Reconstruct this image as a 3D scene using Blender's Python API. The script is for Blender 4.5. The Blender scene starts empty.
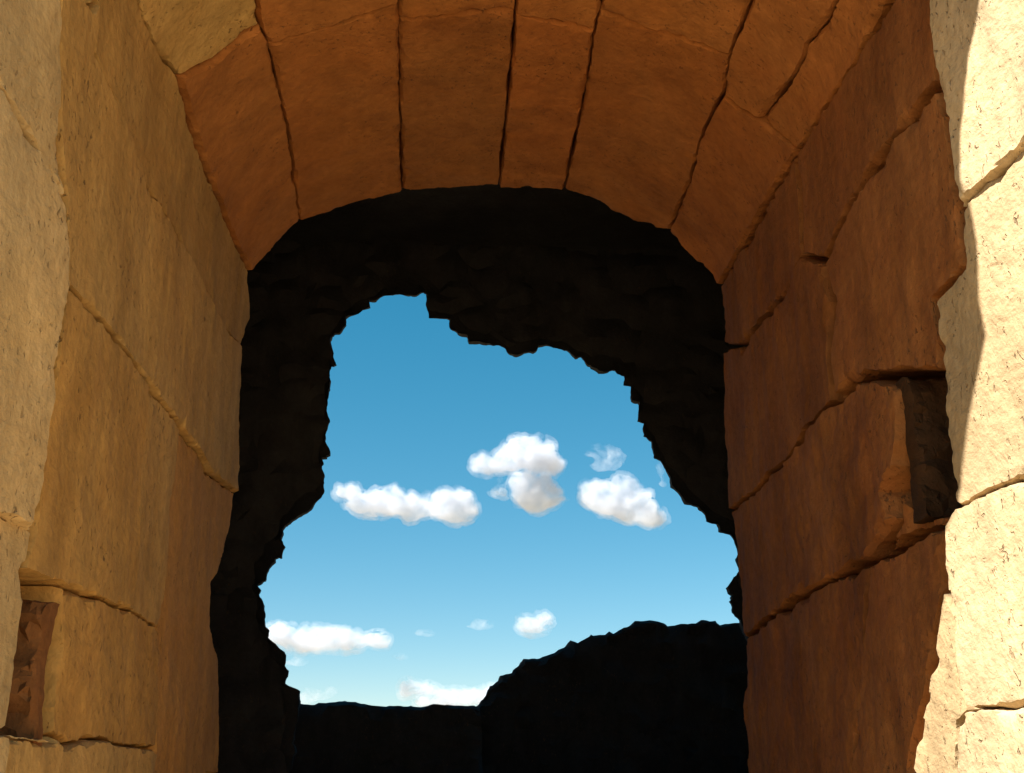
import bpy, bmesh, math, random
import numpy as np
from mathutils import Vector, noise
from mathutils.geometry import delaunay_2d_cdt

random.seed(7)
sc = bpy.context.scene
C = sc.collection

# ------------------------------------------------------------------ camera
EYE = Vector((0, 0, 1.6))
FPX = 1100.0
PITCH = math.atan(377 / FPX)
YAW = math.atan(62 / FPX * math.cos(PITCH))
cam = bpy.data.cameras.new('camera')
cam.sensor_width = 36.0
cam.lens = 36.0 * FPX / 1024
cam.clip_start = 0.05
cam.clip_end = 20000
co = bpy.data.objects.new('camera', cam)
C.objects.link(co)
co.location = EYE
co.rotation_euler = (math.pi / 2 + PITCH, 0, -YAW)
sc.camera = co

# ------------------------------------------------------------------ light
SUN = Vector((1.5, 1.0, -2.3)).normalized()          # the way the sunlight travels
to_sun = -SUN
w = bpy.data.worlds.new('World')
sc.world = w
w.use_nodes = True
nt = w.node_tree
bg = nt.nodes['Background']
sky = nt.nodes.new('ShaderNodeTexSky')
sky.sky_type = 'NISHITA'
sky.sun_disc = False
sky.sun_elevation = math.asin(to_sun.z)
sky.sun_rotation = math.atan2(to_sun.x, to_sun.y)
sky.altitude = 300
sky.air_density = 0.9
sky.dust_density = 0.0
sky.ozone_density = 3.0
hs = nt.nodes.new('ShaderNodeHueSaturation')
hs.inputs['Hue'].default_value = 0.479
hs.inputs['Saturation'].default_value = 1.38
nt.links.new(sky.outputs[0], hs.inputs['Color'])
gm = nt.nodes.new('ShaderNodeGamma')
gm.inputs[1].default_value = 0.8
nt.links.new(hs.outputs[0], gm.inputs[0])
nt.links.new(gm.outputs[0], bg.inputs['Color'])
bg.inputs['Strength'].default_value = 0.067
sl = bpy.data.lights.new('sun', 'SUN')
sl.energy = 5.0
sl.angle = math.radians(0.53)
sl.color = (1.0, 0.965, 0.91)
so = bpy.data.objects.new('sun', sl)
C.objects.link(so)
so.rotation_euler = SUN.to_track_quat('-Z', 'Y').to_euler()
so.location = (-6, -4, 10)
sc.view_settings.view_transform = 'Standard'
sc.view_settings.look = 'None'
sc.view_settings.exposure = 1.5
sc.view_settings.gamma = 1.0
sc.view_settings.use_curve_mapping = False
sc.cycles.max_bounces = 10
sc.cycles.diffuse_bounces = 8
sc.cycles.volume_bounces = 10
sc.cycles.use_denoising = True

# ------------------------------------------------------------------ geometry of the view (used to measure positions)
def ray(x, y):
    cx = (x - 512) / FPX
    cy = -(y - 386.5) / FPX
    Y = math.cos(PITCH) - cy * math.sin(PITCH)
    Z = math.sin(PITCH) + cy * math.cos(PITCH)
    c, s = math.cos(YAW), math.sin(YAW)
    return Vector((cx * c + Y * s, -cx * s + Y * c, Z))

def on_plane(x, y, p0, n):
    r = ray(x, y)
    t = (Vector(p0) - EYE).dot(n) / r.dot(n)
    return EYE + r * t

XL, XR, YD, YF = -0.745, 0.945, 3.65, 1.30

class Flat:
    """a plane with axes u, v and normal n"""
    def __init__(self, p0, u, v, n, seed=0):
        self.p0, self.u, self.v, self.n, self.seed = Vector(p0), Vector(u).normalized(), Vector(v).normalized(), Vector(n).normalized(), seed
    def unproject(self, x, y):
        d = on_plane(x, y, self.p0, self.n) - self.p0
        return (d.dot(self.u), d.dot(self.v))
    def point(self, u, v, n):
        return self.p0 + self.u * u + self.v * v + self.n * n

class Vault:
    """barrel vault: a profile in XZ swept along Y; u runs along the profile, v is Y"""
    seed = 31
    def __init__(self, prof):
        pts = [Vector(p) for p in prof]
        for _ in range(2):                                # round the corners between the stones a little
            q = [pts[0]]
            for a, b in zip(pts[:-1], pts[1:]):
                e = min(.25, .04 / (b - a).length) if (b - a).length > .25 else .22
                q += [a.lerp(b, e), a.lerp(b, 1 - e)]
            q.append(pts[-1])
            pts = q
        pts = [Vector(prof[0])] + [p for p in pts[1:-1]] + [Vector(prof[-1])]
        self.p = pts
        self.s = [0]
        for a, b in zip(pts[:-1], pts[1:]):
            self.s.append(self.s[-1] + (b - a).length)
        self.sn = []
        for a, b in zip(pts[:-1], pts[1:]):
            t = (b - a).normalized()
            self.sn.append(Vector((t.y, -t.x)))
        self.vn = [self.sn[0]] + [(a + b).normalized() for a, b in zip(self.sn[:-1], self.sn[1:])] + [self.sn[-1]]
    def unproject(self, x, y):
        r = ray(x, y)
        best = None
        for i, (a, b) in enumerate(zip(self.p[:-1], self.p[1:])):
            n = self.sn[i]
            den = r.x * n.x + r.z * n.y
            if abs(den) < 1e-9: continue
            t = ((a.x - EYE.x) * n.x + (a.y - EYE.z) * n.y) / den
            if t <= 0: continue
            h = Vector((EYE.x + r.x * t, EYE.z + r.z * t))
            L = (b - a).length
            k = (h - a).dot(b - a) / L / L
            lo = -9 if i == 0 else -1e-3
            hi = 9 if i == len(self.sn) - 1 else 1.001
            if lo <= k <= hi:
                c = (self.s[i] + k * L, EYE.y + r.y * t)
                if best is None or abs(k - .5) < best[0]: best = (abs(k - .5), c)
        return best[1]
    def point(self, u, v, n):
        i = 0
        while i < len(self.sn) - 1 and u > self.s[i + 1]: i += 1
        L = self.s[i + 1] - self.s[i]
        k = (u - self.s[i]) / L
        h = self.p[i].lerp(self.p[i + 1], k)
        kk = min(1, max(0, k))
        nn = self.vn[i].lerp(self.vn[i + 1], kk).normalized()
        return Vector((h.x + nn.x * n, v, h.y + nn.y * n))

def at_far(x, y):
    p = on_plane(x, y, (0, YD, 0), Vector((0, 1, 0)))
    return (p.x, p.z)

SL, SR = (XL, 3.275), (XR, 3.262)
ZB = -.3
VP = Vault([(XL, ZB), (XL, 2.9), (XL, 3.13), SL, at_far(300, 222), at_far(345, 204), at_far(403, 192), at_far(450, 187), at_far(500, 186), at_far(565, 190), at_far(618, 207), at_far(668, 233), SR, (XR, 3.06), (XR, 2.8), (XR, ZB)])
class Side:
    """one side wall of the same passage"""
    def __init__(self, sign): self.sign, self.seed = sign, 31
    def unproject(self, x, y): return VP.unproject(x, y)
    def point(self, u, v, n): return VP.point(u, v, n)
    def at(self, Y, z): return (z - ZB, Y) if self.sign < 0 else (VP.s[-1] - (z - ZB), Y)
LW, RW = Side(-1), Side(1)
a_ = math.radians(9)
def hinge(sign, Y, seed):
    if sign < 0: return Flat((XL, Y, 0), (math.sin(a_), math.cos(a_), 0), (0, 0, 1), (math.cos(a_), -math.sin(a_), 0), seed)
    return Flat((XR, Y, 0), (math.sin(a_), -math.cos(a_), 0), (0, 0, 1), (-math.cos(a_), -math.sin(a_), 0), seed)
LO1, LO15, RO1 = hinge(-1, 1.79, 13), hinge(-1, 1.815, 13), hinge(1, 1.80, 17)
LO = Flat((XL, 1.95, 0), (math.sin(a_), math.cos(a_), 0), (0, 0, 1), (math.cos(a_), -math.sin(a_), 0), 13)
RO = Flat((XR, 1.83, 0), (math.sin(a_), -math.cos(a_), 0), (0, 0, 1), (-math.cos(a_), -math.sin(a_), 0), 17)

# ------------------------------------------------------------------ helpers
def fbm(p, sc_, octv=3, s=0):
    return noise.fractal(Vector((p[0] * sc_ + s * 7.3, p[1] * sc_ - s * 3.1, s * 1.7)), 1.0, 2.0, octv)

def resample(poly, step):
    out = []
    n = len(poly)
    for i in range(n):
        a, b = np.array(poly[i]), np.array(poly[(i + 1) % n])
        k = max(1, int(round(np.linalg.norm(b - a) / step)))
        for j in range(k): out.append(a + (b - a) * j / k)
    return np.array(out)

def seg_dist(P, loop):
    A, B = loop, np.roll(loop, -1, 0)
    D = np.full(len(P), 1e9)
    for a, b in zip(A, B):
        ab = b - a
        k = np.clip(((P - a) @ ab) / max(ab @ ab, 1e-12), 0, 1)
        D = np.minimum(D, np.linalg.norm(P - (a + k[:, None] * ab), axis=1))
    return D

def inside(P, loop):
    x, y = P[:, 0], P[:, 1]
    r = np.zeros(len(P), bool)
    A, B = loop, np.roll(loop, -1, 0)
    for (ax, ay), (bx, by) in zip(A, B):
        c = ((ay > y) != (by > y))
        with np.errstate(divide='ignore', invalid='ignore'):
            xi = (bx - ax) * (y - ay) / (by - ay) + ax
        r ^= c & (x < xi)
    return r

def area(loop):
    x, y = loop[:, 0], loop[:, 1]
    return 0.5 * float(np.sum(x * np.roll(y, -1) - np.roll(x, -1) * y))

def link(name, me, mat, parent=None):
    o = bpy.data.objects.new(name, me)
    C.objects.link(o)
    if mat: me.materials.append(mat)
    if parent:
        o.parent = parent
        r_ = parent
        while r_.parent: r_ = r_.parent
        if parent is r_: o.location = -r_.location     # meshes are built in world coordinates
    return o

def finish(me, angle=50):
    me.validate()
    for p in me.polygons: p.use_smooth = True
    me.set_sharp_from_angle(angle=math.radians(angle))
    me.update()

def slab_mesh(name, surf, outer, holes=(), depth=.34, grid=.016, estep=.009, insets=(.004, .010), jit=.004,
              amp=.004, scale=6., drop=.016, chip=.0055, off=0., tilt=(0, 0), back_fn=None, layers=1, gap=0., backface=True, angle=50, hfun=None):
    """a solid whose front is an uneven sheet over the outline (with holes) on a surface, extruded back"""
    loops = []
    S = surf.seed
    for L in [outer] + list(holes):
        q = resample(L, estep)
        if jit:
            for k in range(len(q)):
                u = q[k].copy()
                q[k, 0] += jit * (fbm(u, 22, 3, S) + .6 * fbm(u, 70, 2, S + 2))
                q[k, 1] += jit * (fbm(u, 22, 3, S + 5) + .6 * fbm(u, 70, 2, S + 7))
        if gap:
            sgn = 1 if area(q) > 0 else -1
            t = np.roll(q, -1, 0) - np.roll(q, 1, 0)
            t /= np.maximum(np.linalg.norm(t, axis=1), 1e-9)[:, None]
            g_ = np.array([gap * (.5 + 2.6 * max(0., fbm(p, 6, 3, S + 21) + .05)) for p in q])
            q = q + np.stack([-t[:, 1], t[:, 0]], 1) * sgn * g_[:, None]
        loops.append(q)
    if area(loops[0]) < 0: loops[0] = loops[0][::-1]
    for k in range(1, len(loops)):
        if area(loops[k]) > 0: loops[k] = loops[k][::-1]
    pts = [q for q in loops]
    edges, base = [], 0
    for q in loops:
        n = len(q)
        edges += [(base + i, base + (i + 1) % n) for i in range(n)]
        base += n
    nb = base
    extra = []
    for q in loops:
        t = np.roll(q, -1, 0) - np.roll(q, 1, 0)
        t /= np.maximum(np.linalg.norm(t, axis=1), 1e-9)[:, None]
        nn = np.stack([-t[:, 1], t[:, 0]], 1)
        for d in insets: extra.append((q + nn * d, d * .85))
    lo, hi = loops[0].min(0), loops[0].max(0)
    gx = np.arange(lo[0], hi[0], grid)
    gy = np.arange(lo[1], hi[1], grid)
    G = np.stack(np.meshgrid(gx, gy), -1).reshape(-1, 2)
    rng = np.random.default_rng(len(G))
    G = G + rng.uniform(-.3, .3, G.shape) * grid
    extra.append((G, max(insets) + grid * .5 if insets else grid * .5))
    for P, mind in extra:
        if not len(P): continue
        m = inside(P, loops[0])
        for h in loops[1:]: m &= ~inside(P, h)
        P = P[m]
        if not len(P): continue
        d = np.full(len(P), 1e9)
        for q in loops: d = np.minimum(d, seg_dist(P, q))
        pts.append(P[d >= mind])
    P = np.concatenate(pts)
    r = delaunay_2d_cdt([Vector(p) for p in P], edges, [], 0, 1e-6)
    V2, F = np.array([tuple(v) for v in r[0]]), r[2]
    orig = r[3]
    src = {}
    for i, o in enumerate(orig):
        for k in o: src[k] = i
    cent = np.array([V2[list(f)].mean(0) for f in F])
    ok = inside(cent, loops[0])
    for h in loops[1:]: ok &= ~inside(cent, h)
    F = [f for f, k in zip(F, ok) if k]
    d = np.full(len(V2), 1e9)
    for q in loops: d = np.minimum(d, seg_dist(V2, q))
    c0 = loops[0].mean(0)
    co_, nv = [], []
    for i, p in enumerate(V2):
        cw = chip * (.30 + 2.6 * max(0, fbm(p, 11, 4, S + 11) - .05))
        n = off + tilt[0] * (p[0] - c0[0]) + tilt[1] * (p[1] - c0[1])
        n += amp * fbm(p, scale, 4, S + 1) + amp * .35 * fbm(p, scale * 6, 2, S + 3)
        if hfun: n += hfun(p)
        n -= drop * max(0., 1 - d[i] / max(cw * 2.2, .002)) ** 1.5
        nv.append(n)
        co_.append(surf.point(p[0], p[1], n))
    faces = [tuple(f) for f in F]
    a = co_[faces[0][1]] - co_[faces[0][0]]
    b = co_[faces[0][2]] - co_[faces[0][0]]
    nrm = surf.point(c0[0], c0[1], .1) - surf.point(c0[0], c0[1], 0)
    flip = a.cross(b).dot(nrm) < 0
    # sides
    base = 0
    ring_end = []
    for li, q in enumerate(loops):
        n = len(q)
        prev = [src[base + i] for i in range(n)]
        for Lr in range(1, layers + 1):
            k = Lr / layers
            cur = []
            for i in range(n):
                p = q[i]
                if back_fn: p = back_fn(p, k, li)
                cur.append(len(co_))
                co_.append(surf.point(p[0], p[1], nv[src[base + i]] * (1 - k) - depth * k))
            for i in range(n):
                j = (i + 1) % n
                faces.append((prev[j], prev[i], cur[i], cur[j]))
            prev = cur
        ring_end.append(prev)
        base += n
    if backface and len(loops) == 1:
        faces.append(tuple(reversed(ring_end[0])))
    if flip: faces = [tuple(reversed(f)) for f in faces]
    me = bpy.data.meshes.new(name)
    me.from_pydata([tuple(v) for v in co_], [], faces)
    finish(me, angle)
    return me

# ------------------------------------------------------------------ materials
def stone_mat(name, tint, stain, pit=1.0, var=1.0, rough=.9, stain_amt=.5):
    m = bpy.data.materials.new(name)
    m.use_nodes = True
    t = m.node_tree
    N, Lk = t.nodes, t.links
    b = N['Principled BSDF']
    b.inputs['Roughness'].default_value = rough
    b.inputs['Specular IOR Level'].default_value = .15
    tc = N.new('ShaderNodeTexCoord')
    oi = N.new('ShaderNodeObjectInfo')
    def nz(scale, det, rgh=.6, dist=0, sx=(1, 1, 1)):
        mp = N.new('ShaderNodeMapping')
        mp.inputs['Scale'].default_value = sx
        Lk.new(tc.outputs['Object'], mp.inputs[0])
        n = N.new('ShaderNodeTexNoise')
        n.inputs['Scale'].default_value = scale
        n.inputs['Detail'].default_value = det
        n.inputs['Roughness'].default_value = rgh
        n.inputs['Distortion'].default_value = dist
        Lk.new(mp.outputs[0], n.inputs['Vector'])
        return n.outputs['Fac']
    def rng(v, a, b_, c, d):
        n = N.new('ShaderNodeMapRange')
        n.inputs[1].default_value, n.inputs[2].default_value = a, b_
        n.inputs[3].default_value, n.inputs[4].default_value = c, d
        Lk.new(v, n.inputs[0])
        return n.outputs[0]
    def mix(f, c1, c2, mode='MIX'):
        n = N.new('ShaderNodeMix')
        n.data_type = 'RGBA'
        n.blend_type = mode
        for s, v in ((0, f), (6, c1), (7, c2)):
            if isinstance(v, (int, float)): n.inputs[s].default_value = v
            elif isinstance(v, tuple): n.inputs[s].default_value = (*v, 1)
            else: Lk.new(v, n.inputs[s])
        return n.outputs[2]
    col = mix(rng(nz(2.3, 6, .62, .6), .36, .66, 0, stain_amt), tint, stain)
    col = mix(1.0, col, oi.outputs['Color'], 'MULTIPLY')
    # vertical weathering streaks, mottling and fine grain
    g = mix(rng(nz(9, 5, .6, 0, (1, 1, .22)), .3, .7, 0, 1), (1 - .22 * var,) * 3, (1 + .10 * var,) * 3)
    col = mix(1.0, col, g, 'MULTIPLY')
    g = mix(rng(nz(38, 5, .6), .3, .7, 0, 1), (1 - .13 * var, 1 - .14 * var, 1 - .16 * var), (1 + .08 * var,) * 3)
    col = mix(1.0, col, g, 'MULTIPLY')
    g = mix(rng(nz(3.1, 7, .68, .8, (1, 1, .6)), .52, .72, 0, .55), (1, 1, 1), (.56, .52, .50))      # grey-brown weather stains
    col = mix(1.0, col, g, 'MULTIPLY')
    g = mix(rng(nz(1.7, 5, .6, .3), .50, .72, 0, .8), (1, 1, 1), (1.14, 1.10, .98))                 # fresher pale patches
    col = mix(1.0, col, g, 'MULTIPLY')
    # pits and scratches
    vo = N.new('ShaderNodeTexNoise')
    mp = N.new('ShaderNodeMapping')
    mp.inputs['Scale'].default_value = (1, 1, .6)
    mp.inputs['Rotation'].default_value = (.5, .3, .2)
    Lk.new(tc.outputs['Object'], mp.inputs[0])
    Lk.new(mp.outputs[0], vo.inputs['Vector'])
    vo.inputs['Scale'].default_value = 88
    vo.inputs['Detail'].default_value = 2.5
    vo.inputs['Roughness'].default_value = .55
    vo.inputs['Distortion'].default_value = .5
    pits = rng(vo.outputs['Fac'], .625, .69, 0, 1)
    patch = rng(nz(5, 4), .42, .62, .05, 1)
    mu = N.new('ShaderNodeMath'); mu.operation = 'MULTIPLY'
    Lk.new(pits, mu.inputs[0]); Lk.new(patch, mu.inputs[1])
    col = mix(rng(mu.outputs[0], 0, 1, 0, .6), col, (.09, .055, .028))
    Lk.new(col, b.inputs['Base Color'])
    # relief
    h1 = nz(55, 5, .58)
    h2 = nz(14, 4, .6, .4)
    ad = N.new('ShaderNodeMath'); ad.operation = 'MULTIPLY_ADD'
    Lk.new(h2, ad.inputs[0]); ad.inputs[1].default_value = 1.4; Lk.new(h1, ad.inputs[2])
    sb = N.new('ShaderNodeMath'); sb.operation = 'MULTIPLY_ADD'
    Lk.new(mu.outputs[0], sb.inputs[0]); sb.inputs[1].default_value = -.9 * pit; Lk.new(ad.outputs[0], sb.inputs[2])
    bp = N.new('ShaderNodeBump')
    bp.inputs['Strength'].default_value = .8
    bp.inputs['Distance'].default_value = .006
    Lk.new(sb.outputs[0], bp.inputs['Height'])
    Lk.new(bp.outputs[0], b.inputs['Normal'])
    return m

M_BUFF = stone_mat('buff_limestone', (.56, .38, .155), (.49, .28, .085))
M_PALE = stone_mat('pale_limestone', (.58, .49, .34), (.52, .41, .25))
M_RED = stone_mat('reddish_limestone', (.42, .185, .058), (.38, .135, .034), pit=.8)
M_JAMB = stone_mat('red_brown_limestone', (.35, .165, .058), (.24, .095, .032), pit=.9, stain_amt=.75, var=1.3)
M_MORTAR = stone_mat('old_mortar', (.11, .065, .032), (.07, .04, .02))
M_DARK = stone_mat('dark_rubble', (.045, .042, .042), (.028, .026, .027), stain_amt=.8)  # very dark rubble colour
M_DUSK = stone_mat('darker_rubble', (.030, .030, .032), (.020, .020, .022), stain_amt=.8)  # slightly darker rubble colour for the low walls
M_GROUND = stone_mat('dry_earth', (.50, .37, .21), (.40, .28, .15))

def tag(o, label, cat, group=None):
    o['label'] = label
    o['category'] = cat
    if group: o['group'] = group

def thing(name, label, cat, loc=(0, 0, 0)):
    o = bpy.data.objects.new(name, None)
    o.empty_display_size = .2
    C.objects.link(o)
    o.location = loc
    tag(o, label, cat)
    return o

# ------------------------------------------------------------------ ground
bm = bmesh.new()
bmesh.ops.create_grid(bm, x_segments=80, y_segments=80, size=1)
for v in bm.verts:
    for ax in (0, 1):
        c = v.co[ax]
        v.co[ax] = math.copysign(abs(c) ** 3 * 4000 + abs(c) * 6, c)
    r = v.co.xy.length
    v.co.z = .02 * noise.noise(v.co * 1.3) * min(1, r / 2) + (r > 60) * 1.5 * noise.noise(v.co * .008) - .02
me = bpy.data.meshes.new('ground')
bm.to_mesh(me); bm.free()
g = link('ground', me, M_GROUND)
g['kind'] = 'structure'

# ------------------------------------------------------------------ the archway
arch = thing('stone_archway', 'deep pale limestone archway with reddish vault framing the whole view', 'archway')

def uv(surf, pts):
    """outline points: (px,py) measured in the photograph, or ('uv',u,v), or ('y',px,py,Y) = that course carried to depth Y"""
    out = []
    for p in pts:
        if p[0] == 'uv': out.append(surf.at(abs(p[1]), p[2]) if isinstance(surf, Side) else (p[1], p[2]))
        elif p[0] == 'y':
            u, v = surf.unproject(p[1], p[2])
            if isinstance(surf, (Vault, Side)): out.append((u, p[3]))
            else: out.append(((p[3] - surf.p0.y) / math.cos(a_) * (1 if surf.p0.x < 0 else -1), v))
        else: out.append(surf.unproject(*p))
    return out

# backing masonry: each jamb and the vault carry their facing blocks
def prism(name, loop, y0, y1, mat, parent, seg=1):
    """an XZ outline extruded from y0 to y1"""
    n = len(loop)
    vs, fs = [], []
    for k in range(seg + 1):
        y = y0 + (y1 - y0) * k / seg
        vs += [(p[0], y, p[1]) for p in loop]
    for k in range(seg):
        for i in range(n):
            j = (i + 1) % n
            fs.append((k * n + i, k * n + j, (k + 1) * n + j, (k + 1) * n + i))
    fs.append(tuple(range(n)))
    fs.append(tuple(reversed([seg * n + i for i in range(n)])))
    b = bmesh.new()
    bv = [b.verts.new(v) for v in vs]
    for f in fs: b.faces.new([bv[i] for i in f])
    bmesh.ops.recalc_face_normals(b, faces=b.faces)
    m_ = bpy.data.meshes.new(name)
    b.to_mesh(m_); b.free()
    return link(name, m_, mat, parent)

BK = .26
jl = prism('jamb', [(XL - BK, 0), (XL - BK, 3.40), (-5.5, 3.40), (-5.5, 0)], YF + .28, YD - .05, M_MORTAR, arch)
jr = prism('jamb', [(XR + BK, 0), (XR + BK, 3.40), (5.5, 3.40), (5.5, 0)], YF + .28, YD - .05, M_MORTAR, arch)
def s_of(p):
    i = min(range(len(VP.p)), key=lambda k: (VP.p[k] - Vector(p)).length)
    return VP.s[i]
SLs, SRs = s_of(SL), s_of(SR)
ring = [tuple(VP.point(s, 0, -.20).xz) for s in np.linspace(SLs + .05, SRs - .05, 40)]
ring = [(-5.5, 3.402), (XL - BK - .05, 3.402)] + ring[2:-2] + [(XR + BK + .05, 3.402), (5.5, 3.402), (5.5, 4.15), (-5.5, 4.15)]
va = prism('vault', ring, 1.78, YD - .05, M_MORTAR, arch)

def block(name, surf, pts, col=(1, 1, 1), parent=None, mat=None, off=0., tilt=(0, 0), label=None, shade=(1, 1, 1), **kw):
    kw.setdefault('gap', .0075 if surf is RW else .0026)
    if surf is RW:
        kw.setdefault('chip', .0055); kw.setdefault('drop', .022)
        kw.setdefault('hfun', lambda p: .007 * (abs(noise.fractal(Vector((p[0] * 2.2, p[1] * 13, 4.4)), 1, 2, 4)) - .3) * (1 if noise.noise(Vector((p[0] * 1.3, p[1] * 1.8, 9))) > -.1 else .3))
    elif surf is LW:
        kw.setdefault('chip', .0038); kw.setdefault('drop', .018)
        kw.setdefault('hfun', lambda p: .004 * (abs(noise.fractal(Vector((p[0] * 2.2, p[1] * 13, 1.4)), 1, 2, 4)) - .3))
    kw.setdefault('angle', 27)
    me = slab_mesh(name, surf, uv(surf, pts), off=off, tilt=tilt, **kw)
    o = link(name, me, mat or M_BUFF, parent)
    o.color = (*[a * b for a, b in zip(col, shade)], 1)
    if label: o['label'] = label
    return o

FL = lambda x, y: ('y', x, y, YF)
# --- left jamb, outer stones (splayed a little)
ZT = 3.275
z0 = 1.22
uF = (YF - 1.95) / math.cos(a_)
block('stone_block', LO1, [(62, -30), (62, 90), (62, 150), (67, 208), (45, 160), (20, 120), (0, 85), FL(-40, 10), ('uv', (YF - 1.77) / math.cos(a_), 3.40), ('uv', -.02, 3.40)], (1.0, .98, .95), jl, off=.0, mat=M_PALE, shade=(.97, .84, .62))
block('stone_block', LO15, [(67, 208), (68, 285), (55, 380), (45, 450), (35, 530), (0, 515), FL(-60, 492), FL(-40, 10), (0, 85), (20, 120), (45, 160)], (1.06, 1.04, 1.02), jl, off=.003, tilt=(.01, 0), mat=M_PALE, shade=(.97, .84, .62))
block('stone_block', LO, [(0, 515), (33, 530), (24, 572), (25, 600), (17, 650), (7, 728), (0, 733), FL(-60, 736), FL(-60, 492)], (.95, .93, .90), jl, off=.0, mat=M_PALE, shade=(.97, .84, .62))
block('stone_block', LO, [(0, 733), (30, 737), (52, 741), ('y', 52, 741, 1.97), ('uv', .02, z0), ('uv', uF, z0), FL(-60, 736)], (1.05, 1.04, 1.0), jl, off=.01, mat=M_PALE, shade=(.97, .84, .62))
# --- left jamb, inner stones
block('stone_block', LW, [('uv', 1.90, ZT), (158, 43), (180, 78), (208, 171), (250, 272), (252, 300), (252, 318), (243, 345), (232, 334), (215, 304), (197, 263), (150, 185), (130, 125), (100, 55), (104, 0), ('uv', 1.90, 3.05)], (.86, .80, .70), jl, off=-.010)
block('stone_block', LW, [(100, 55), (130, 125), (150, 185), (197, 263), (215, 304), (232, 334), (243, 345), (240, 420), (239, 470), (238, 493), (212, 472), (200, 452), (182, 427), (150, 385), (130, 358), (100, 320), (68, 285), (67, 208), (62, 150), (62, 90), (62, -30), ('uv', 1.92, 3.05), (104, 0)], (.98, .92, .82), jl, off=0, tilt=(-.012, 0))
block('stone_block', LW, [(68, 285), (100, 320), (130, 358), (150, 385), (146, 430), (142, 485), (140, 540), (134, 612), (65, 586), (24, 570), (35, 530), (45, 450), (55, 380)], (.97, .86, .68), jl, off=.002)
block('stone_block', LW, [(150, 385), (182, 427), (177, 470), (173, 515), (170, 560), (166, 600), (160, 629), (134, 612), (140, 540), (142, 485), (146, 430)], (1.0, .93, .82), jl, off=-.004)
block('stone_block', LW, [(182, 427), (200, 452), (212, 472), (238, 493), (233, 530), (226, 560), (214, 590), (213, 625), (222, 660), (222, 720), (220, 773), ('y', 220, 773, 3.64), ('uv', 3.64, z0), ('uv', 2.84, z0), (150, 773), (158, 750), (160, 690), (160, 629), (166, 600), (170, 560), (173, 515), (177, 470)], (.93, .74, .56), jl, off=-.008, tilt=(-.01, 0), label='reddish worn corner block')
block('stone_block', LW, [(65, 587), (134, 612), (160, 629), (160, 690), (158, 750), (120, 745), (100, 738), (85, 742), (70, 746), (54, 736), (60, 680), (64, 640)], (.98, .84, .64), jl, off=-.002, amp=.008)
block('stone_block', LW, [(52, 741), (54, 736), (70, 746), (85, 742), (100, 738), (120, 745), (158, 750), (150, 773), ('uv', 2.84, z0), ('uv', 1.95, z0), ('y', 52, 741, 1.95)], (1.03, .98, .90), jl, off=.008)
# --- right jamb, inner stones
block('stone_block', RW, [('y', 889, 2, 1.80), (850, 65), (797, 151), (797, 168), (801, 200), (804, 254), (822, 260), (843, 219), (868, 170), (885, 150), (900, 130), (925, 100), (940, 85), (930, 0), ('uv', -1.80, 3.02)], (.94, .80, .66), jr, mat=M_JAMB)
block('stone_block', RW, [(795, 151), (793, 166), (797, 200), (800, 256), (785, 290), (765, 315), (740, 345), (722, 348), (721, 330), (718, 285), (760, 212)], (.86, .72, .58), jr, mat=M_JAMB, off=-.006)
block('stone_block', RW, [(940, 85), (925, 100), (900, 130), (885, 153), (868, 174), (846, 221), (827, 264), (834, 300), (832, 350), (836, 401), (860, 380), (875, 375), (905, 373), (943, 378), (940, 340), (935, 300), (966, 268), (960, 208), (950, 120)], (1.04, .90, .76), jr, mat=M_JAMB, off=.006)
block('stone_block', RW, [(822, 262), (800, 256), (785, 290), (765, 315), (740, 345), (722, 348), (725, 420), (727, 470), (729, 511), (755, 490), (768, 474), (785, 462), (800, 440), (832, 403), (827, 350), (828, 300)], (.88, .74, .60), jr, mat=M_JAMB, off=0)
block('stone_block', RW, [(832, 403), (860, 380), (875, 377), (904, 383), (905, 430), (900, 468), (886, 492), (893, 520), (868, 560), (830, 580), (788, 602), (784, 540), (785, 462), (800, 440)], (.98, .84, .72), jr, mat=M_JAMB, off=.010, amp=.012)
block('stone_block', RW, [(888, 492), (913, 512), (953, 508), (945, 525), (905, 541), (868, 560), (893, 520)], (1.1, .92, .74), jr, mat=M_JAMB, off=-.02, amp=.012)
block('stone_block', RW, [(785, 462), (784, 540), (788, 602), (765, 620), (741, 640), (740, 620), (736, 574), (734, 540), (729, 511), (755, 490), (768, 474)], (.90, .76, .62), jr, mat=M_JAMB, off=-.006, amp=.008)
block('stone_block', RW, [(872, 562), (905, 541), (945, 525), (943, 590), (926, 700), (911, 770), ('uv', -2.2, z0), ('uv', -2.62, z0), (852, 773), (858, 690), (870, 600)], (1.02, .88, .74), jr, mat=M_JAMB, off=.004)
block('stone_block', RW, [(868, 560), (866, 600), (858, 690), (852, 773), ('uv', -2.62, z0), ('uv', -3.65, z0), (745, 773), (741, 640), (765, 620), (788, 602), (830, 580)], (.92, .78, .66), jr, mat=M_JAMB, off=-.004, amp=.009)
RO2 = Flat((XR, 2.02, 0), (math.sin(a_), -math.cos(a_), 0), (0, 0, 1), (-math.cos(a_), -math.sin(a_), 0), 19)
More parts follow.
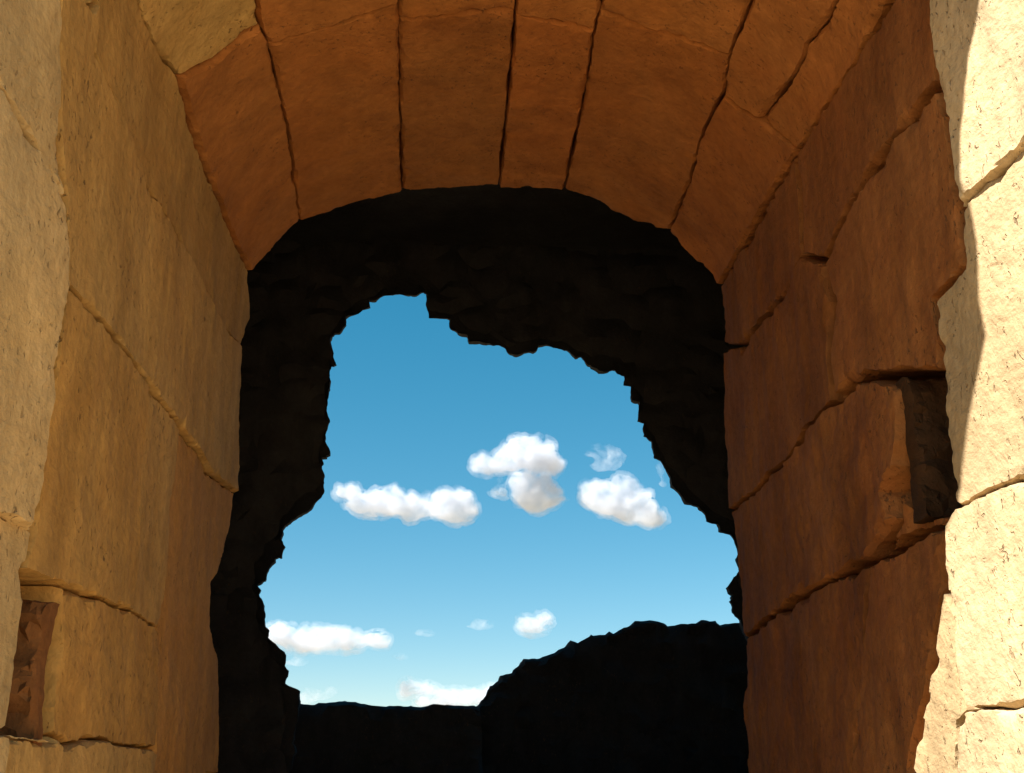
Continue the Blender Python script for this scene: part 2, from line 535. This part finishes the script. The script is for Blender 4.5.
# --- right jamb, outer stones
uR = -(YF - 1.83) / math.cos(a_)
block('stone_block', RO1, [(930, 0), (940, 85), (950, 120), (960, 208), (1024, 147), FL(1090, 78), ('uv', (1.80 - YF) / math.cos(a_), 3.40), ('uv', .02, 3.40)], (1.02, 1.02, 1.02), jr, off=.008, mat=M_PALE, shade=(.90, .80, .68))
block('stone_block', RO, [(960, 208), (966, 268), (935, 300), (943, 378), (948, 450), (957, 507), (975, 499), (998, 489), FL(1080, 450), FL(1090, 78), (1024, 147)], (.93, .90, .85), jr, off=0, mat=M_PALE, shade=(.90, .80, .68))
block('stone_block', RO, [(957, 507), (945, 525), (948, 590), (955, 620), (960, 690), (968, 709), (1024, 707), FL(1080, 706), FL(1080, 450), (998, 489), (975, 499)], (.98, .96, .92), jr, off=.004, mat=M_PALE, shade=(.90, .80, .68))
block('stone_block', RO2, [(943, 590), (926, 700), (911, 770), ('uv', -.0, z0), ('uv', .16, z0), (957, 772), (957, 726), (970, 709), (962, 690), (957, 620)], (.98, .93, .84), jr, off=0, mat=M_PALE, shade=(.90, .80, .68))
block('stone_block', RO, [(968, 709), (955, 726), (955, 772), ('uv', -.06, z0), ('uv', uR, z0), FL(1080, 706), (1024, 707)], (1.0, .97, .93), jr, off=.006, mat=M_PALE, shade=(.90, .80, .68))
# --- rough infill stones added in the two sockets, the hollows' darkness put into their colour
M_INFILL = stone_mat('dark_socket_infill', (.17, .085, .035), (.09, .042, .018), var=1.4)
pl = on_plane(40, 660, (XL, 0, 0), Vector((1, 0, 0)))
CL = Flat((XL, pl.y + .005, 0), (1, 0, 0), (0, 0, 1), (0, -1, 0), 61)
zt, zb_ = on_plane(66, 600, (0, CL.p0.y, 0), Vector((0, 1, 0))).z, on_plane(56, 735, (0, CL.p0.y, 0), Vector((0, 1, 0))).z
block('infill_stone', CL, [('uv', -.30, zb_ - .03), ('uv', .004, zb_ - .02), ('uv', -.005, (zt + zb_) / 2), ('uv', .002, zt), ('uv', -.30, zt + .005)], (1.5, 1.3, 1.1), jl, mat=M_INFILL, depth=.05, amp=.03, scale=11, label='dark broken infill stone added in the socket')
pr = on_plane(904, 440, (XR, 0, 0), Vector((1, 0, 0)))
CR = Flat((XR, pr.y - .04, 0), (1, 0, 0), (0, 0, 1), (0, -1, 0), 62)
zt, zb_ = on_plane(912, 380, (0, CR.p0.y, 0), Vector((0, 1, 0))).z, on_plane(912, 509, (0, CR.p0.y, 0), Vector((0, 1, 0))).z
block('infill_stone', CR, [('uv', .002, zb_ - .02), ('uv', .30, zb_ - .02), ('uv', .30, zt + .02), ('uv', .0, zt + .01), ('uv', .008, (zt + zb_) / 2)], (.40, .38, .38), jr, mat=M_INFILL, depth=.05, amp=.022, scale=11, label='dark broken infill stone added in the socket')
# --- courses below the picture, down to the ground
for surf, par, sg, lo_, hi_, mt in ((LW, jl, 1, 1.95, 3.64, M_BUFF), (RW, jr, -1, 1.95, 3.64, M_RED)):
    for r_, (za, zb) in enumerate(((.0, .62), (.625, z0 - .004))):
        cut = [lo_, lo_ + (.7 if r_ else 1.0), hi_]
        for ya, yb in zip(cut[:-1], cut[1:]):
            block('stone_block', surf, [('uv', sg * ya, za), ('uv', sg * yb, za), ('uv', sg * yb, zb), ('uv', sg * ya, zb)], (.95, .9, .82), par, mat=mt, grid=.05, estep=.03)
for surf, par, ua, ub in ((LO, jl, uF, .0), (RO, jr, uR, -.02)):
    for za, zb in ((.0, .62), (.625, z0 - .004)):
        block('stone_block', surf, [('uv', ua, za), ('uv', ub, za), ('uv', ub, zb), ('uv', ua, zb)], (1, .97, .92), par, mat=M_PALE, grid=.05, estep=.03)

# --- voussoirs
YN = 1.72
NE = lambda x, y: ('y', x, y, YN)
S0 = SLs; S1 = SRs
VK = dict(depth=.30, mat=M_RED)
# far ring
block('voussoir', VP, [(182, 79), (215, 63), (262, 28), (270, 46), (278, 85), (288, 130), (295, 180), (300, 222), (275, 246), (250, 272), (208, 171)], (1.02, .98, .90), va, off=.004, **VK)
block('voussoir', VP, [(270, 46), (330, 28), (380, 10), (399, 4), (400, 60), (401, 130), (403, 193), (370, 200), (335, 211), (300, 222), (295, 180), (288, 130), (278, 85)], (1.0, .92, .82), va, off=0, **VK)
block('voussoir', VP, [(399, 22), (450, 17), (516, 11), (511, 70), (505, 130), (499, 187), (450, 190), (403, 193), (401, 130), (400, 60)], (.90, .84, .78), va, off=-.007, **VK)
block('voussoir', VP, [(516, 14), (560, 22), (594, 30), (588, 70), (577, 130), (564, 190), (530, 188), (499, 187), (505, 130), (511, 70)], (1.03, .90, .78), va, off=.004, **VK)
block('voussoir', VP, [(599, 12), (650, 30), (690, 43), (730, 55), (722, 95), (700, 140), (690, 180), (668, 233), (630, 221), (600, 205), (564, 190), (577, 130), (588, 70), (594, 30)], (.94, .84, .74), va, off=-.003, **VK)
block('voussoir', VP, [(722, 95), (735, 105), (760, 120), (778, 135), (795, 151), (760, 212), (718, 285), (695, 258), (668, 233), (690, 180), (700, 140)], (.90, .78, .68), va, off=.004, **VK)
# near ring
block('voussoir', VP, [('uv', S0, YN), NE(255, 20), (258, 0), (262, 28), (215, 63), (182, 79), (158, 43), ('uv', S0, 2.0)], (.98, .96, .90), va, off=-.012, depth=.30, mat=M_BUFF)
block('voussoir', VP, [NE(255, 20), (258, 0), (262, 28), (270, 46), (330, 28), (380, 10), (399, 4), NE(398, 0)], (1.06, 1.0, .90), va, off=.0, **VK)
block('voussoir', VP, [NE(398, 0), (399, 4), (399, 22), (450, 17), (516, 11), NE(517, 0)], (1.04, 1.0, .9), va, off=-.004, **VK)
block('voussoir', VP, [NE(517, 0), (516, 14), (560, 22), (594, 30), (599, 12), NE(600, 0)], (1.1, 1.04, .94), va, off=.003, **VK)
block('voussoir', VP, [NE(600, 0), (599, 12), (650, 30), (690, 43), (730, 55), (740, 28), NE(748, 0)], (1.04, .98, .88), va, off=0, **VK)
block('voussoir', VP, [NE(748, 0), (740, 28), (730, 55), (722, 95), (735, 105), (760, 120), (772, 104), (790, 82), (803, 58), (806, 45), (825, 22), NE(832, 0)], (1.02, .94, .84), va, off=.002, **VK)
block('voussoir', VP, [NE(832, 0), (825, 22), (806, 45), (803, 58), (790, 82), (772, 104), (760, 120), (778, 135), (795, 151), (850, 65), ('uv', S1, YN)], (.98, .88, .76), va, off=-.004, **VK)

# --- front face of the wall round the opening; its unseen head is shaped to throw the shadow on the sunlit jamb
def head_point(x, y, surf):
    u, v = surf.unproject(x, y)
    p = surf.point(u, v, 0)
    t = (YF - p.y) / SUN.y
    q = p + SUN * t
    return (q.x, q.z)
edge = [head_point(922, 773, RW), head_point(934, 690, RW), head_point(947, 600, RW), head_point(957, 510, RO), head_point(970, 420, RO), head_point(985, 335, RO), head_point(979, 300, RO),
        head_point(974, 245, RO1), head_point(965, 185, RO1), head_point(963, 140, RO1), head_point(972, 60, RO1), head_point(984, 0, RO1)]
edge = [e for e in edge if True]
xs = sin_ = None
left_edge = [(XL - .11, 0), (XL - .11, 3.2), (XL - .06, 3.55)]
right_edge = [(edge[-1][0] + .18, edge[-1][1] - .15), (XR + .10, 3.15), (XR + .11, 0)]
opening = left_edge + edge + right_edge
print('head', [(round(a, 2), round(b, 2)) for a, b in edge])
fr = [(5.5, 0), (5.5, 6.2), (-5.5, 6.2), (-5.5, 0)]
FRONT = Flat((0, YF, 0), (1, 0, 0), (0, 0, 1), (0, -1, 0), 23)
me = slab_mesh('wall_face', FRONT, opening + fr, depth=.279, grid=.12, estep=.05, insets=(), jit=0, amp=.01, drop=0)
link('wall_face', me, M_BUFF, arch)
top = prism('wall_core', [(-5.5, 4.153), (5.5, 4.153), (5.5, 6.2), (-5.5, 6.2)], YF + .282, YD - .05, M_MORTAR, arch)

# ------------------------------------------------------------------ ruined chamber wall beyond, with the ragged hole
YB = 6.1
HOLE = [(298, 703), (298, 689), (285, 685), (288, 670), (284, 665), (285, 654), (280, 650), (272, 643), (267, 637), (269, 630), (264, 626), (263, 615), (263, 604), (259, 593), (260, 588), (256, 585),
        (266, 579), (267, 572), (274, 558), (282, 555), (285, 543), (280, 538), (283, 533), (282, 529), (293, 518), (310, 509), (323, 493), (323, 473), (320, 456), (329, 453), (329, 448), (323, 440),
        (325, 433), (330, 419), (327, 410), (330, 379), (330, 366), (335, 362), (333, 348), (329, 340), (334, 332), (340, 332), (347, 324), (345, 317), (356, 313), (370, 304), (368, 299), (387, 294),
        (416, 292), (423, 289), (428, 297), (426, 304), (429, 316), (451, 318), (450, 328), (458, 331), (467, 333), (470, 340), (489, 342), (499, 345), (509, 351), (521, 352), (535, 349), (540, 344),
        (566, 349), (576, 356), (582, 355), (587, 362), (600, 370), (616, 369), (618, 373), (625, 375), (625, 385), (631, 386), (633, 400), (639, 401), (638, 419), (644, 423), (644, 434), (652, 440),
        (656, 457), (664, 464), (669, 473), (673, 484), (681, 493), (687, 501), (701, 506), (708, 513), (709, 521), (718, 522), (721, 530), (732, 534), (738, 545), (740, 570), (733, 580), (730, 586),
        (734, 594), (731, 600), (733, 612), (742, 620), (750, 640), (755, 720)]
ruin = thing('ruined_wall', 'dark rubble wall with a huge ragged hole open to the sky', 'ruined wall', (0, 5.5, 0))
# the outline runs along the near face of the wall; behind it the breach widens, undercut and rough
YNR = 5.68
NEAR = Flat((0, YNR, 0), (1, 0, 0), (0, 0, 1), (0, -1, 0), 43)
cx_, cz_ = 0.0, 1.6
hole_n = [NEAR.unproject(*p) for p in HOLE]
hole_n = hole_n + [(hole_n[-1][0], 1.25), (hole_n[0][0] - .03, 1.25)]
hn = resample(hole_n, .012)
for k in range(len(hn)):
    p = hn[k].copy()
    hn[k] += .010 * np.array([fbm(p, 20, 3, 1), fbm(p, 20, 3, 2)]) + .018 * np.array([noise.cell(Vector((p[0] * 13, p[1] * 19, 0))) * .5, noise.cell(Vector((p[0] * 19, p[1] * 13, 7))) * .5]) * (.4 + .6 * abs(noise.noise(Vector((p[0] * 3, p[1] * 3, 2)))))
outer = [(-5.5, .3), (5.5, .3), (5.5, 8.0), (-5.5, 8.0)]
def rubble(p):
    d, _ = noise.voronoi(Vector((p[0] * 5, p[1] * 7, 3.3)))
    return -.10 * d[0] + .05 * min(.4, d[1] - d[0])
class Frozen: pass
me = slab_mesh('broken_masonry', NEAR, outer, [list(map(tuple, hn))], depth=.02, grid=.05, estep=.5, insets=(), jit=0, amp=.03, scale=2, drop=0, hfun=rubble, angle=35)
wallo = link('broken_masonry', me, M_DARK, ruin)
# thickness of the breach: rings from the near outline to the far one
vs, fs = [], []
n = len(hn)
NL = 14
ker = 12
sm = sum(np.roll(hn, k, 0) for k in range(-ker, ker + 1)) / (2 * ker + 1)
hb = []
for L_ in range(NL + 1):
    k = L_ / NL
    y = YNR + (YB - YNR) * k
    e0 = max(0., (.12 - k) / .12)
    for i, p in enumerate(hn):
        d = Vector((p[0] - cx_, max(.0, p[1] - cz_))).normalized()
        sc_k = 1 + (y / YNR - 1) * 1.05
        q0 = Vector((cx_ + (sm[i][0] - cx_) * sc_k, cz_ + (sm[i][1] - cz_) * sc_k))
        P3 = Vector((q0.x, y, q0.y))
        v1, pts_ = noise.voronoi(P3 * 8)
        amt = .035 + .06 * v1[0] + .025 * noise.fractal(P3 * 11, 1, 2, 3)
        q = (q0 + d * amt).lerp(Vector(p), e0)
        if p[1] < 1.3: q = Vector((p[0] * sc_k, p[1]))
        vs.append((q.x, y, q.y))
        if L_ == NL: hb.append((q.x, q.y))
for L_ in range(NL):
    for i in range(n):
        j = (i + 1) % n
        fs.append((L_ * n + i, L_ * n + j, (L_ + 1) * n + j, (L_ + 1) * n + i))
far_out = [(-5.5, .3), (-5.5, 8.0), (5.5, 8.0), (5.5, .3)]
me = bpy.data.meshes.new('breach_lining')
me.from_pydata(vs, [], fs)
finish(me, 30)
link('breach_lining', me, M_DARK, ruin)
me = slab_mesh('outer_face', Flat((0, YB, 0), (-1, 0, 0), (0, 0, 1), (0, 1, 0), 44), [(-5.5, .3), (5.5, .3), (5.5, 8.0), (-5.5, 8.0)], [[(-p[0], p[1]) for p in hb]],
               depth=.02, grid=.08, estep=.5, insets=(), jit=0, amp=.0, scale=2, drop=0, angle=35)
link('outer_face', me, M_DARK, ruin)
# chamber behind the archway: side walls, and an unseen roof added to keep it dark
def boxpart(name, x0, x1, y0, y1, z0_, z1, mat, parent):
    return prism(name, [(x0, z0_), (x1, z0_), (x1, z1), (x0, z1)], y0, y1, mat, parent)
boxpart('added_chamber_roof', -5.5, 5.5, YD - .045, YNR - .0, 4.4, 4.8, M_DARK, ruin)
boxpart('chamber_side', -5.5, -4.4, YD - .045, YNR - .1, 0, 4.397, M_DARK, ruin)
boxpart('chamber_side', 4.4, 5.5, YD - .045, YNR - .1, 0, 4.397, M_DARK, ruin)

# ------------------------------------------------------------------ low walls behind the hole
def low_wall(name, Y, prof, x0, x1, thick, mat, label, cat, seed):
    S = Flat((0, Y, 0), (1, 0, 0), (0, 0, 1), (0, -1, 0), seed)
    p = [S.unproject(*q) for q in prof]
    p = [(x0, p[0][1])] + p + [(x1, p[-1][1])] + [(x1, -.05), (x0, -.05)]
    me = slab_mesh(name, S, p, depth=thick, grid=.05, estep=.02, insets=(.02,), jit=.006, amp=.02, scale=3, drop=.03, chip=.03, hfun=lambda q: rubble((q[0] * 1.4, q[1] * 1.6)) * .7, layers=3, angle=40,
                   back_fn=lambda q, k, li: (q[0], q[1] + (.02 * fbm((q[0] * 9, k * 3), 1, 3, seed) - .01 * k if q[1] > 1.0 else 0)))
    o = link(name, me, mat)
    o.location = (0, 0, 0)
    tag(o, label, cat)
    return o
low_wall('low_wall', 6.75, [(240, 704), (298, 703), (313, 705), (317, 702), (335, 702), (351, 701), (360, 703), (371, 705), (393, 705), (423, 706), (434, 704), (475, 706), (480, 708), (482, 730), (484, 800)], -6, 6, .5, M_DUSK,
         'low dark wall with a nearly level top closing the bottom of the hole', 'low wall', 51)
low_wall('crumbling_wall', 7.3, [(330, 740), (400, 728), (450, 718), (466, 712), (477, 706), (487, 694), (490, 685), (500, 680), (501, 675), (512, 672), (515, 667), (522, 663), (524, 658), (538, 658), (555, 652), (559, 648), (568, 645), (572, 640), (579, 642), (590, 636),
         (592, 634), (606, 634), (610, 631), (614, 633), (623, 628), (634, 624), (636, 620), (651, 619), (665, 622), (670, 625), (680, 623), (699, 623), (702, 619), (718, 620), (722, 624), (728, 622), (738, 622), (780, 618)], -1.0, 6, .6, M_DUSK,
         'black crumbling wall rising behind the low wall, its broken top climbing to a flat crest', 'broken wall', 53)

# ------------------------------------------------------------------ clouds
def cloud_mat(name, dens, lo, hi):
    m = bpy.data.materials.new(name)
    m.use_nodes = True
    t = m.node_tree
    t.nodes.remove(t.nodes['Principled BSDF'])
    v = t.nodes.new('ShaderNodeVolumePrincipled')
    v.inputs['Color'].default_value = (.71, .74, .80, 1)
    tc = t.nodes.new('ShaderNodeTexCoord')
    n = t.nodes.new('ShaderNodeTexNoise')
    n.inputs['Scale'].default_value = .045
    n.inputs['Detail'].default_value = 4
    n.inputs['Roughness'].default_value = .62
    n.inputs['Distortion'].default_value = .5
    r = t.nodes.new('ShaderNodeMapRange')
    for k, x in ((1, lo), (2, hi), (3, 0), (4, dens)): r.inputs[k].default_value = x
    t.links.new(tc.outputs['Object'], n.inputs['Vector'])
    t.links.new(n.outputs['Fac'], r.inputs[0])
    t.links.new(r.outputs[0], v.inputs['Density'])
    t.links.new(v.outputs[0], t.nodes['Material Output'].inputs['Volume'])
    return m
M_CLOUD = cloud_mat('dense_cloud', .075, .33, .62)
M_VEIL = cloud_mat('cloud_vapour', .03, .38, .70)
M_WISP = cloud_mat('thin_cloud', .035, .42, .75)
DC = 1500.0
def cloud(label, blobs, mat, seed, det=1.0):
    """blobs: (px, py, rx, ry) lobes of the cloud; built as one lumpy body 1.5 km away"""
    rnd = random.Random(seed)
    b = bmesh.new()
    for (x, y, rx, ry) in blobs:
        r = ray(x, y).normalized()
        c = r * DC + Vector((0, rnd.uniform(-15, 15), 0))
        k = DC / FPX
        mtx_r = (rx * k, (rx + ry) * .5 * k, ry * k)
        g_ = bmesh.ops.create_icosphere(b, subdivisions=3, radius=1)
        for v in g_['verts']:
            v.co = Vector((v.co.x * mtx_r[0], v.co.y * mtx_r[1], v.co.z * mtx_r[2])) + c
    me = bpy.data.meshes.new('cloud')
    b.to_mesh(me); b.free()
    o = link('cloud', me, None)
    me.materials.clear()
    rm = o.modifiers.new('r', 'REMESH')
    rm.mode = 'VOXEL'
    rm.voxel_size = 2.6
    dg = bpy.context.evaluated_depsgraph_get()
    m2 = bpy.data.meshes.new_from_object(o.evaluated_get(dg))
    o.modifiers.clear()
    o.data = m2
    bpy.data.meshes.remove(me)
    cen = sum((v.co for v in m2.vertices), Vector()) / len(m2.vertices)
    nr = [v.normal.copy() for v in m2.vertices]
    for v, nn in zip(m2.vertices, nr):
        p = v.co
        q = p + nn * 0
        a = 9 * noise.fractal(q * .035 + Vector((seed * 9.1, 0, 0)), 1, 2, 2) + 7 * (noise.turbulence(q * .06 + Vector((0, seed * 3.7, 0)), 4, False) - .35) * 1.2
        if nn.z < -.4: a *= .4
        v.co = p + nn * a * det
    for v in m2.vertices: v.co -= cen
    if mat is M_CLOUD:                                   # thin vapour round the dense body
        m2.update()
        nn_ = [v.normal.copy() for v in m2.vertices]
        nv0 = len(m2.vertices)
        vs_ = [tuple(v.co) for v in m2.vertices]
        fs_ = [tuple(p.vertices) for p in m2.polygons]
        out_ = []
        for v, q in zip(m2.vertices, nn_):
            h = 5.0 + 4.5 * noise.fractal(v.co * .05 + Vector((3.3, seed, 0)), 1, 2, 3)
            out_.append(tuple(v.co + q * max(1.2, h)))
        m3 = bpy.data.meshes.new('cloud')
        m3.from_pydata(vs_ + out_, [], fs_ + [tuple(k + nv0 for k in f) for f in fs_])
        m3.materials.append(M_CLOUD); m3.materials.append(M_VEIL)
        for k, p in enumerate(m3.polygons):
            p.material_index = 1 if k >= len(fs_) else 0
        o.data = m3
        bpy.data.meshes.remove(m2)
        m2 = m3
    for p in m2.polygons: p.use_smooth = True
    m2.name = 'cloud'
    if mat is not M_CLOUD:
        m2.materials.clear()
        m2.materials.append(mat)
    o.location = cen + EYE
    tag(o, label, 'cloud', 'clouds in the sky')
    return o

cloud('long flat white cloud of several puffs, level with the middle of the hole', [(348, 492, 14, 9), (362, 499, 16, 10), (380, 502, 24, 15), (404, 505, 22, 12), (365, 506, 16, 8), (393, 497, 14, 10), (420, 507, 20, 12), (430, 499, 10, 9), (455, 509, 25, 16), (463, 503, 15, 12), (410, 515, 12, 5)], M_CLOUD, 1)
cloud('tallest domed white cloud, near the middle of the sky', [(485, 463, 15, 9), (515, 454, 22, 16), (535, 458, 26, 17), (520, 445, 16, 10), (548, 462, 17, 12), (505, 462, 20, 9), (538, 493, 25, 19), (525, 485, 16, 12), (552, 496, 12, 14), (500, 490, 8, 6)], M_CLOUD, 2)
cloud('rounded white cloud closest to the broken masonry edge', [(605, 498, 22, 20), (620, 493, 22, 17), (630, 508, 22, 17), (652, 514, 15, 14), (594, 490, 12, 11), (640, 518, 20, 12)], M_CLOUD, 3)
cloud('thin wisp of cloud above the rounded white cloud', [(598, 453, 16, 7), (612, 460, 11, 14), (606, 467, 17, 7), (590, 455, 10, 5)], M_WISP, 4, .9)
cloud('scrap of cloud half hidden by the broken masonry edge', [(661, 468, 7, 8), (664, 480, 7, 7)], M_WISP, 5, .9)
cloud('long low white cloud touching the rubble edge over the low wall', [(282, 634, 20, 11), (300, 638, 26, 13), (325, 640, 26, 11), (350, 641, 24, 9), (378, 640, 14, 9), (270, 631, 10, 8)], M_CLOUD, 6)
cloud('small white cloud above the crumbling wall', [(525, 624, 12, 9), (540, 622, 14, 7), (535, 628, 14, 6)], M_CLOUD, 7)
cloud('thin scrap of cloud hanging under the domed white cloud', [(494, 489, 10, 6), (488, 480, 7, 4), (503, 480, 8, 5)], M_WISP, 15, .8)
cloud('faint flat wisp beside the small white cloud', [(480, 626, 16, 5)], M_WISP, 8, .6)
cloud('short bright cloud just above the low wall', [(408, 690, 11, 7), (420, 688, 14, 8), (433, 690, 10, 6)], M_CLOUD, 9, .8)
cloud('pale cloud bank resting on the low wall by the crumbling wall', [(450, 698, 18, 9), (470, 696, 20, 9), (490, 698, 16, 9), (430, 702, 16, 6)], M_CLOUD, 10, .8)
cloud('pale cloud low beside the rubble step', [(315, 695, 16, 7), (328, 692, 8, 6), (305, 699, 12, 6)], M_WISP, 11, .7)
cloud('tiny flat wisp to the side of the long low cloud', [(428, 633, 14, 4)], M_WISP, 12, .6)
cloud('tiny faint wisp under the end of the long low cloud', [(400, 657, 11, 4)], M_WISP, 13, .6)
cloud('faint smear of cloud just under the long low cloud', [(296, 662, 14, 5)], M_WISP, 14, .6)
